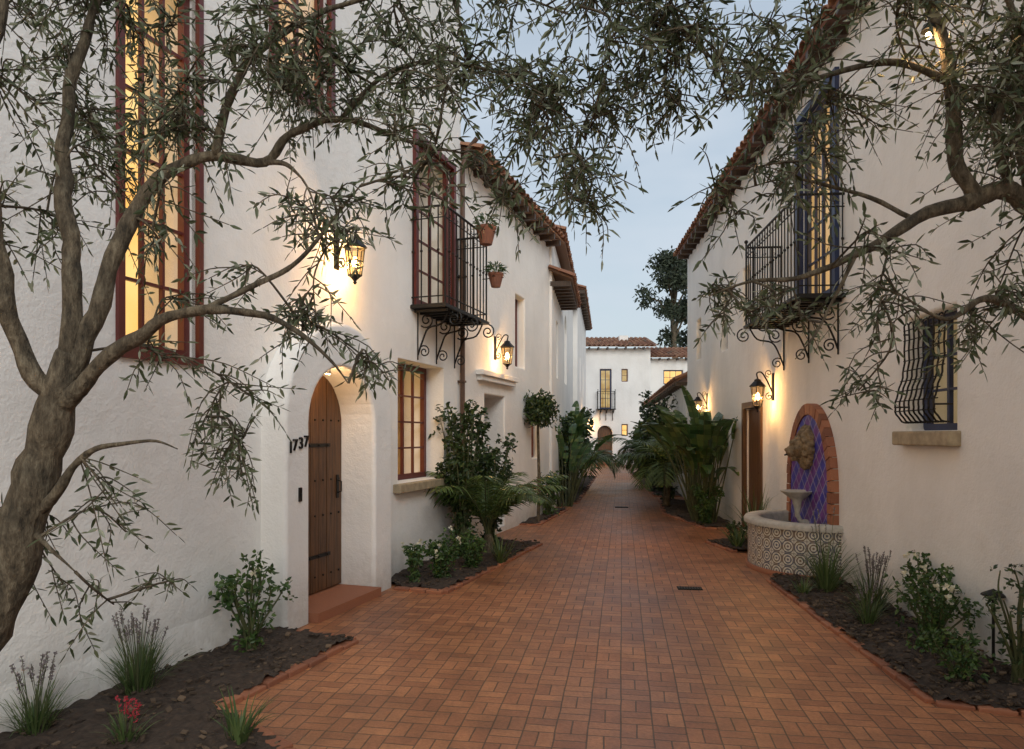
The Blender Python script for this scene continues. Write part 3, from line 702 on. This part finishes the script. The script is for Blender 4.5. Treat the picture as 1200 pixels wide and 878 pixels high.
def frond(mb,base,az,L,el,droop,m=0,w=.022,nl=26,ll=.34,stem=1):
    P=[]; h=Vector((math.cos(az),math.sin(az),0)); p=Vector(base); e=el
    k=14
    for i in range(k+1):
        P.append(p.copy()); p=p+(h*math.cos(e)+Z*math.sin(e))*(L/k); e-=droop/k*(1+i/k)
    mb.tube(P,[.011*(1-.8*i/k) for i in range(k+1)],4,stem)
    side=h.cross(Z)
    for i in range(nl):
        t=.18+.82*i/nl; f=t*k; a=int(min(f,k-1)); q=P[a].lerp(P[a+1],f-a); tg=(P[a+1]-P[a]).normalized()
        l=ll*math.sin(math.pi*min(1,t*.92+.08))**.7+.03
        for s in(1,-1):
            d=(tg*.75+side*s+Z*U(-.15,.2)); leafquad(mb,q,d,tg,l*U(.9,1.1),w,m,.15,U(.2,.45))
def palm(name,x,y,n,L,h0=.25,seed=1,ll=.34,el=(.6,1.45),dr=(.8,1.9)):
    random.seed(seed); mb=MB()
    mb.tube([(x,y,0),(x+.02,y,h0*.6),(x,y,h0)],[.09,.075,.05],8,2)
    for i in range(n):
        frond(mb,(x+U(-.03,.03),y+U(-.03,.03),h0),2*math.pi*i/n*1.62+U(-.2,.2),L*U(.75,1.1),U(*el),U(*dr),0,.020*L,34,ll*L)
    return mb.obj(name,['palm','stem','bark'],fix=False)
def paddle(name,x,y,n,h,seed=1,spread=.22):
    random.seed(seed); mb=MB()
    for i in range(n):
        az=U(0,6.28); lean=U(.05,.5); hh=h*U(.35,.7); out=Vector((math.cos(az),math.sin(az),0))
        b=Vector((x,y,0))+out*U(.02,spread); t=b+Z*hh*math.cos(lean)+out*hh*math.sin(lean)
        P=[b,b.lerp(t,.5)+Z*.03,t]; mb.tube(P,[.020,.014,.010],5,1)
        Ll=h*U(.32,.46); w=Ll*U(.24,.34); k=9; p=t.copy(); e=math.pi/2-lean; pts=[]; cv=U(.06,.26)
        side=(out.cross(Z)*math.cos(a_:=U(-.9,.9))+out*math.sin(a_)).normalized()
        for j in range(k+1):
            pts.append(p.copy()); p=p+(out*math.cos(e)+Z*math.sin(e))*(Ll/k); e-=cv
        for sg in(1,-1):
            for j in range(k):
                if R()<.10: continue
                def pt(jj,edge):
                    t_=jj/k; ww=w*math.sin(math.pi*(t_*.93+.05))**.6*.5; nn=(out*math.sin(lean)+Z*.2)
                    return pts[jj]+(side*sg*ww+nn*ww*.45) if edge else pts[jj]
                g_=U(0,.12) ; a0=pt(j,1); a1=pt(j+1,1); 
                mb.add([pt(j,0),a0,a1.lerp(a0,g_),pt(j+1,0)],[(0,1,2,3)],0)
        mb.tube(pts,.006,4,1)
    return mb.obj(name,['bird','stem'],fix=False)
def strappy(name,x,y,n,h,r,w=.012,mat='grass',spikes=0,fl='lav',seed=1):
    random.seed(seed); mb=MB()
    for i in range(n):
        az=U(0,6.28); out=Vector((math.cos(az),math.sin(az),0)); p=Vector((x,y,.02))+out*U(0,r*.3); e=U(.75,1.5); L=h*U(.6,1.15); k=6; pts=[]
        dr=U(.1,1.5)
        for j in range(k+1):
            pts.append(p.copy()); p=p+(out*math.cos(e)+Z*math.sin(e))*(L/k); e-=dr/k*(.4+1.2*j/k)
        s=out.cross(Z); v=[];f=[]
        for j,q in enumerate(pts):
            ww=w*(1-(j/k)**2)*.5+.0008; v+=[q+s*ww,q-s*ww]
        for j in range(k): f.append((2*j,2*j+1,2*j+3,2*j+2))
        mb.add(v,f,0)
    for i in range(spikes):
        az=U(0,6.28); out=Vector((math.cos(az),math.sin(az),0)); b=Vector((x,y,.02))+out*U(0,r*.3); t=b+Z*h*U(1.0,1.45)+out*U(.05,.3)*h
        m_=b.lerp(t,.5)+out*-.02; mb.tube([b,m_,t],[.003,.0025,.002],4,1)
        d=(t-m_).normalized()
        for k in range(22):
            q=t-d*U(0,.09); leafquad(mb,q,rv()+d*.8,rv(),.016,.010,2)
    return mb.obj(name,[mat,'stem',fl],fix=False)

bush('flowering_shrub',-1.98,5.15,.30,.72,170,.058,.026,'leaf','white',4,11,.15,3)
strappy('lavender_plant',-2.38,4.35,170,.38,.3,.007,'grass',26,'lav',4)
strappy('lavender_plant',-2.62,3.75,110,.3,.25,.007,'grass',16,'lav',5)
strappy('red_flower_clump',-2.05,3.62,40,.18,.2,.012,'grass',7,'pink',6)
strappy('daylily_clump',-1.45,3.62,45,.26,.2,.016,'grass',0,'lav',7)
bush('low_shrub',-2.75,3.1,.25,.4,90,.05,.03,'leafdk',None,0,7,.12,8)
bush('climbing_vine',-.66,9.15,.36,2.05,650,.075,.04,'leafdk',None,0,16,.05,11)
bush('climbing_vine',-.30,9.85,.34,1.8,420,.075,.04,'leafdk',None,0,12,.05,12)
palm('pygmy_date_palm',-.33,9.3,22,1.40,.30,13,.24,(1.1,1.5),(.7,1.7))
bush('flowering_shrub',-.80,7.75,.26,.52,210,.055,.028,'leaf','white',9,9,.1,14)
bush('flowering_shrub',-1.08,7.55,.18,.42,110,.05,.028,'leaf','white',5,7,.1,15)
bush('flowering_shrub',-.50,8.35,.22,.5,150,.055,.030,'leaf',None,0,7,.1,16)
strappy('iris_clump',-.15,8.7,50,.4,.2,.016,seed=17)
random.seed(21)
mb=MB(); mb.tube([(.50,12.9,0),(.51,12.9,.9),(.49,12.92,1.7),(.5,12.9,2.15)],[.035,.03,.027,.02],7,0)
for i in range(420):
    d=rv(); c=Vector((.5,12.9,2.12))+Vector((d.x*.30,d.y*.30,d.z*.30))*U(.3,1.25)
    for k in range(4): leafquad(mb,c+rv()*.04,rv(),rv(),.09,.04,1)
mb.obj('standard_bay_tree',['bark','leafdk'],fix=False)
bush('garden_shrub',.75,13.9,.35,.9,260,.08,.045,'leaf',None,0,9,.1,22)
paddle('bird_of_paradise_plant',1.25,15.8,22,2.2,23)
bush('garden_shrub',1.2,17.0,.45,2.1,450,.12,.06,'leafdk',None,0,12,.1,24)
paddle('bird_of_paradise_plant',1.65,18.6,20,2.4,25)
palm('pygmy_date_palm',1.85,20.2,18,1.6,.8,26,.36)
bush('garden_shrub',2.1,23,.6,2.4,380,.18,.09,'leafdk',None,0,12,.1,27)
bush('garden_shrub',2.6,26.5,.5,1.7,260,.18,.09,'leaf',None,0,10,.1,28)
paddle('bird_of_paradise_plant',3.62,12.9,44,2.4,31,.3)
paddle('bird_of_paradise_plant',3.85,14.3,20,2.3,32)
bush('garden_shrub',3.55,12.5,.3,.7,200,.08,.04,'leaf',None,0,9,.1,33)
palm('pygmy_date_palm',3.55,15.7,26,1.5,.75,34,.30,(.8,1.5))
bush('garden_shrub',4.0,17.5,.5,2.2,420,.13,.06,'leafdk',None,0,12,.1,35)
bush('garden_shrub',4.25,19.6,.65,2.8,550,.15,.07,'leafdk',None,0,14,.1,36)
palm('pygmy_date_palm',4.35,21.5,20,1.7,.8,37,.34)
bush('garden_shrub',5.1,26,.6,2.2,380,.18,.09,'leaf',None,0,12,.1,38)
bush('garden_shrub',5.95,31,.5,1.9,260,.2,.1,'leafdk',None,0,10,.1,39)
strappy('iris_clump',3.62,10.2,60,.85,.2,.022,seed=41)
strappy('iris_clump',3.25,9.85,50,.4,.2,.02,seed=42)
bush('garden_shrub',3.4,10.35,.2,.35,90,.05,.03,'leafdk',None,0,7,.1,43)
strappy('iris_clump',3.27,7.10,120,.62,.25,.012,'grass',8,'lav',44)
strappy('lavender_plant',3.30,6.25,150,.42,.25,.008,'grass',30,'lav',45)
strappy('lavender_plant',3.05,5.85,90,.28,.2,.007,'grass',12,'lav',50)
bush('rose_bush',3.18,5.15,.34,.60,300,.042,.022,'leaf','white',9,14,.1,46)
bush('rose_bush',3.45,5.6,.28,.65,200,.042,.022,'leaf','white',6,10,.1,47)
bush('rose_bush',3.34,4.50,.28,.78,90,.050,.018,'leafdk','white',2,12,.25,48)
bush('rose_bush',2.98,4.55,.24,.38,120,.042,.022,'leaf',None,0,9,.1,54)
strappy('daylily_clump',2.95,6.9,35,.22,.2,.014,seed=49)
mb=MB(); c=Vector((3.42,4.85,0)); mb.tube([c,c+Z*.5],.010,6); mb.lathe(c,[(.0,.56),(.075,.52),(.078,.51),(.02,.505),(.018,.47)],12); mb.obj('path_light',['iron'])
def pot(F,u,n,z,name,seed,s=1):
    random.seed(seed); mb=MB(); c=F.W(u,n,z)
    mb.lathe(c,[(0,0),(.06*s,0),(.075*s,.06*s),(.095*s,.14*s),(.105*s,.16*s),(.105*s,.185*s),(.085*s,.185*s),(.08*s,.15*s),(0,.15*s)],14,0)
    mb.tube([c+F.n*-.11*s+Z*.12*s,c+F.u*.108*s+Z*.13*s,c+F.n*.11*s+Z*.12*s,c-F.u*.108*s+Z*.13*s,c+F.n*-.11*s+Z*.12*s],.005,4,2)
    mb.tube([c+F.n*-.11*s+Z*.12*s,c+F.n*-.20+Z*.12*s],.007,4,2)
    for i in range(140):
        d=rv(); d.z=abs(d.z)+.1; q=c+Z*.17*s+Vector((d.x*.08,d.y*.08,U(0,.12)))*s; leafquad(mb,q,d,rv(),U(.06,.12),.020,1,.2,U(.1,.7))
    return mb.obj(name,['terra','leaf','iron'],fix=False)
pot(FL,8.55,LW+.60,4.20,'potted_plant',51,1.3)
pot(FL,8.98,LW+.58,3.72,'potted_plant',52,1.05)

# ------------------------------------------------------------ olive trees
def olive(name,limbs,regions,seed,ydep):
    random.seed(seed); mb=MB(); att=[]
    for L in limbs:
        q=smoothpath(L,6); pts=[];rr=[]
        for i,p in enumerate(q):
            r=max(.0022,p[3]*.92); nv=noise.noise_vector(Vector(p[:3])*7)*min(.02,r*.8)
            pts.append(Vector(p[:3])+nv); rr.append(r*(1+.22*noise.noise(Vector(p[:3])*16)+.1*noise.noise(Vector(p[:3])*50)))
            if p[3]<.06: att.append(Vector(p[:3]))
        mb.tube(pts,rr,12,0)
    lf=MB()
    def twig(a,b):
        d=b-a; L=d.length
        if L<.05: return
        mid=a.lerp(b,.5)+rv()*L*.14+Z*L*.10; q=smoothpath([tuple(a),tuple(mid),tuple(b)],4); q=[Vector(p) for p in q]
        mb.tube(q,[.0032*(1-.7*i/len(q))+.0006 for i in range(len(q))],3,0,False)
        s=.15*L; acc=0; up=rv()
        for i in range(len(q)-1):
            seg=(q[i+1]-q[i]); sl=seg.length; t=seg.normalized()
            while s<acc+sl:
                p=q[i]+t*(s-acc); sd=t.cross(up).normalized(); up=(up+rv()*.9).normalized()
                for sg in(1,-1):
                    if R()<.80:
                        leafquad(lf,p,t*U(.1,1.0)+sd*sg+rv()*.55-Z*.08,rv(),U(.030,.062),U(.009,.0155),0,.15,U(-.1,.25))
                s+=U(.026,.048)
            acc+=sl
        leafquad(lf,q[-1],(q[-1]-q[-2]),up,.055,.013,0,.2)
    for (x0,x1,z0,z1,cnt,rad,tw) in regions:
        for c in range(cnt):
            C=Vector((U(x0,x1),U(*ydep),U(z0,z1)))
            A=min(att,key=lambda p:(p-C).length+R()*.12)
            mid=A.lerp(C,.5)+rv()*.06+Z*.05
            B=[Vector(p) for p in smoothpath([tuple(A),tuple(mid),tuple(C)],5)]
            mb.tube(B,[.006*(1-.55*i/len(B)) for i in range(len(B))],4,0,False)
            for p in B[4:]: 
                if R()<.5: att.append(p)
            for k in range(tw):
                s=random.choice(B[3:]); d=rv(); d.z=d.z*.75-.22; e=C+d*rad*U(.4,1.45)
                if (e-s).length>.5: e=s+(e-s).normalized()*.5
                twig(s,e)
    e=empty(name); mb.obj('trunk_and_limbs',['bark'],e,True,False); o=lf.obj('leaves',['olive'],e,False,False)
    return len(lf.v)//8
limbsL=[
 [(-2.27,2.5,-.05,.13),(-2.22,2.52,.2,.10),(-2.06,2.56,.71,.088),(-1.93,2.6,1.06,.082),(-1.85,2.6,1.36,.078),(-1.77,2.6,1.62,.074),(-1.71,2.6,1.86,.066),(-1.68,2.6,1.97,.05)],
 [(-1.70,2.6,1.86,.045),(-1.664,2.6,2.17,.038),(-1.70,2.62,2.43,.034),(-1.75,2.65,2.69,.03),(-1.76,2.7,2.95,.026),(-1.72,2.72,3.18,.022),(-1.62,2.75,3.5,.015),(-1.4,2.8,3.8,.008)],
 [(-1.74,2.6,1.78,.04),(-1.82,2.55,1.96,.035),(-1.87,2.5,2.23,.032),(-1.885,2.45,2.56,.028),(-1.84,2.4,2.88,.022),(-1.8,2.4,3.18,.018),(-1.85,2.4,3.5,.01)],
 [(-1.69,2.6,1.88,.048),(-1.64,2.6,1.99,.042),(-1.567,2.62,2.2,.036),(-1.496,2.66,2.465,.032),(-1.384,2.7,2.66,.028),(-1.22,2.75,2.778,.024),(-1.015,2.8,2.77,.020),(-.908,2.85,2.914,.017),(-.725,2.9,3.0,.014),(-.48,2.95,2.93,.010),(-.225,3.0,2.89,.005)],
 [(-1.20,2.75,2.778,.02),(-1.118,2.75,3.06,.018),(-.945,2.8,3.295,.014),(-.65,2.9,3.5,.011),(-.15,3.0,3.62,.008),(.25,3.0,3.5,.005)],
 [(-1.02,2.8,2.77,.014),(-.93,2.8,2.76,.010),(-.86,2.8,2.70,.004)],
 [(-.725,2.9,3.0,.012),(-.5,2.9,3.2,.010),(-.2,2.95,3.25,.008),(.15,3.0,3.15,.006),(.32,3.0,2.95,.004)],
 [(-1.74,2.6,1.72,.05),(-1.66,2.58,1.80,.040),(-1.547,2.55,1.905,.032),(-1.354,2.52,2.034,.025),(-1.156,2.5,2.11,.020),(-.9375,2.5,2.097,.015),(-.78,2.5,2.025,.010),(-.66,2.5,1.92,.006),(-.60,2.5,1.84,.002)],
 [(-1.13,2.5,2.11,.013),(-.94,2.55,2.22,.011),(-.81,2.6,2.316,.009),(-.666,2.6,2.495,.006),(-.57,2.6,2.61,.003)],
 [(-1.84,2.6,1.34,.030),(-1.7,2.56,1.45,.020),(-1.62,2.53,1.54,.015),(-1.5,2.5,1.603,.011),(-1.30,2.45,1.63,.006),(-1.2,2.45,1.60,.002)],
 [(-1.84,2.6,1.30,.014),(-1.72,2.55,1.22,.008),(-1.6,2.5,1.15,.003)]]
regL=[(-2.2,-1.2,2.85,3.6,19,.24,13),(-1.2,-.3,2.95,3.6,20,.24,13),(-.3,.6,2.95,3.6,22,.24,13),(-2.2,-1.5,1.95,2.9,9,.22,10),
 (-1.45,-1.08,1.45,1.95,5,.15,9),(-.95,-.62,2.08,2.7,9,.16,9),(-.66,-.52,1.84,1.95,2,.10,8),(-.5,.1,2.55,2.95,8,.2,10),(.15,.45,2.4,2.85,6,.17,9),(-2.0,-1.45,.95,1.5,6,.18,7),(-1.5,-1.1,2.15,2.6,4,.16,8)]
n1=olive('olive_tree',limbsL,regL,101,(2.45,3.1))
limbsR=[
 [(2.45,2.6,-.05,.13),(2.40,2.62,.3,.10),(2.32,2.66,.9,.09),(2.24,2.7,1.6,.08),(2.2,2.7,2.0,.07),(2.12,2.7,2.5,.055),(2.03,2.7,2.8,.045),(2.05,2.7,3.2,.035),(2.1,2.7,3.7,.02)],
 [(2.14,2.7,2.5,.048),(1.97,2.7,2.61,.042),(1.80,2.7,2.57,.034),(1.564,2.7,2.48,.024),(1.36,2.7,2.36,.017),(1.156,2.7,2.28,.012),(.95,2.7,2.26,.007),(.78,2.7,2.2,.0025)],
 [(1.86,2.7,2.58,.034),(1.77,2.7,2.70,.032),(1.75,2.7,2.84,.03),(1.73,2.7,3.11,.026),(1.68,2.72,3.35,.022),(1.5,2.75,3.6,.015),(.9,2.8,3.72,.010),(.4,2.9,3.72,.006)],
 [(2.2,2.7,1.95,.03),(2.05,2.7,2.12,.022),(1.87,2.7,2.19,.015),(1.73,2.7,2.11,.010),(1.6,2.7,2.15,.006),(1.5,2.7,2.09,.002)],
 [(1.36,2.7,2.36,.010),(1.28,2.7,2.2,.007),(1.2,2.7,2.05,.005),(1.12,2.7,1.95,.002)],
 [(1.97,2.7,2.62,.02),(1.88,2.65,2.85,.018),(1.95,2.6,3.1,.015),(1.85,2.6,3.4,.010)],
 [(1.73,2.7,3.05,.018),(1.5,2.75,3.15,.014),(1.2,2.8,3.1,.010),(.9,2.85,3.05,.006)],
 [(1.6,2.7,2.5,.012),(1.4,2.75,2.62,.009),(1.15,2.8,2.7,.006),(.95,2.8,2.66,.002)]]
regR=[(1.0,2.15,2.85,3.6,31,.24,13),(.5,1.0,2.95,3.6,14,.22,13),(.7,1.4,2.35,2.85,7,.18,9),(.75,1.5,1.95,2.3,7,.15,8),(1.5,2.15,2.0,2.8,12,.2,9),(1.25,1.75,1.8,2.0,2,.15,7)]
n2=olive('olive_tree',limbsR,regR,202,(2.45,3.1))
print('leaves',n1,n2)
e=empty('tree_lantern'); mb=MB(); c=Vector((1.66,2.72,3.23)); mb.tube([c+Z*.16,c+Z*.04],.003,4); mb.lathe(c,[(0,.06),(.02,.055),(.030,.03),(.026,.028)],8); mb.obj('cap',['iron'],e)
mb=MB(); mb.ball(c+Z*.012,.013,0); mb.obj('bulb',['bulb'],e); lamp('tree_lantern_light',c-Z*.03,2,e,.02)

# background eucalyptus
def bgtree(name,x,y,h,w,z0,seed,n=1500,L=.38):
    random.seed(seed); mb=MB(); T=[(x,y,0,.28),(x+.2,y,h*.35,.22),(x-.1,y,h*.7,.14),(x+.1,y,h*.95,.05)]
    q=smoothpath(T,5); mb.tube([p[:3] for p in q],[p[3] for p in q],8,0)
    cl=[]
    for i in range(18):
        zz=U(z0,h*.97); s=math.sin(math.pi*min(1,(zz-z0)/(h-z0)*.8+.15)); a=U(0,6.28); rr=w*s*U(.3,1.1)
        c=Vector((x+rr*math.cos(a),y+rr*math.sin(a)*.8,zz)); mb.tube([(x,y,zz-h*.12),tuple(Vector((x,y,zz)).lerp(c,.5)-Z*.3),tuple(c)],[.09,.06,.03],5,0); cl.append((c,w*U(.22,.42)))
    for i in range(n):
        c,r=random.choice(cl); p=c+rv()*r*R()**.4
        for k in range(4):
            d=rv(); d.z-=.5; leafquad(mb,p+rv()*.2,d,rv(),L*U(.6,1.1),L*.32,1)
    return mb.obj(name,['bark','eleaf'],fix=False)
bgtree('eucalyptus_tree',10.9,46,14.3,2.3,8,61,1100)
bgtree('eucalyptus_tree',13.5,47,12,2.2,6,62,700)

# ------------------------------------------------------------ light & world
w=bpy.data.worlds.new('World'); scene.world=w; w.use_nodes=True; nt=w.node_tree
bg=nt.nodes['Background']; sk=N(nt,'ShaderNodeTexSky'); sk.sky_type='NISHITA'; sk.sun_disc=False
EL=math.radians(14); AZ=math.radians(200)
sk.sun_elevation=EL; sk.sun_rotation=AZ; sk.air_density=1.3; sk.dust_density=2.0; sk.ozone_density=2
tc=N(nt,'ShaderNodeTexCoord'); mp=N(nt,'ShaderNodeMapping'); mp.inputs['Scale'].default_value=(1,1,3); nt.links.new(tc.outputs['Generated'],mp.inputs[0])
cn=noise_n(nt,2.2,4,.6,mp.outputs[0]); cr=ramp(nt,cn.outputs[0],[(.35,(.55,)*3),(.7,(.97,)*3)])
col=mixc(nt,cr.outputs[0],sk.outputs[0],(4.5,5.05,5.7))
nt.links.new(col,bg.inputs[0]); bg.inputs[1].default_value=.142
sl=bpy.data.lights.new('sun','SUN'); sl.energy=1.45; sl.angle=math.radians(30); sl.color=(1,.965,.91)
so=bpy.data.objects.new('sun',sl); COL.objects.link(so)
d=Vector((math.sin(math.radians(160)),math.cos(math.radians(160)),math.tan(math.radians(32))))  # toward the sun
so.rotation_euler=d.to_track_quat('Z','Y').to_euler(); so.location=(0,-5,12)

# ------------------------------------------------------------ camera
cam=bpy.data.cameras.new('camera'); co=bpy.data.objects.new('camera',cam); COL.objects.link(co)
co.location=(0,0,1.65); co.rotation_euler=(math.radians(90),0,0); cam.sensor_width=36; cam.lens=24; cam.shift_y=.0592
cam.clip_start=.05; cam.clip_end=1000; scene.camera=co
scene.view_settings.view_transform='Standard'; scene.view_settings.look='None'; scene.view_settings.exposure=0
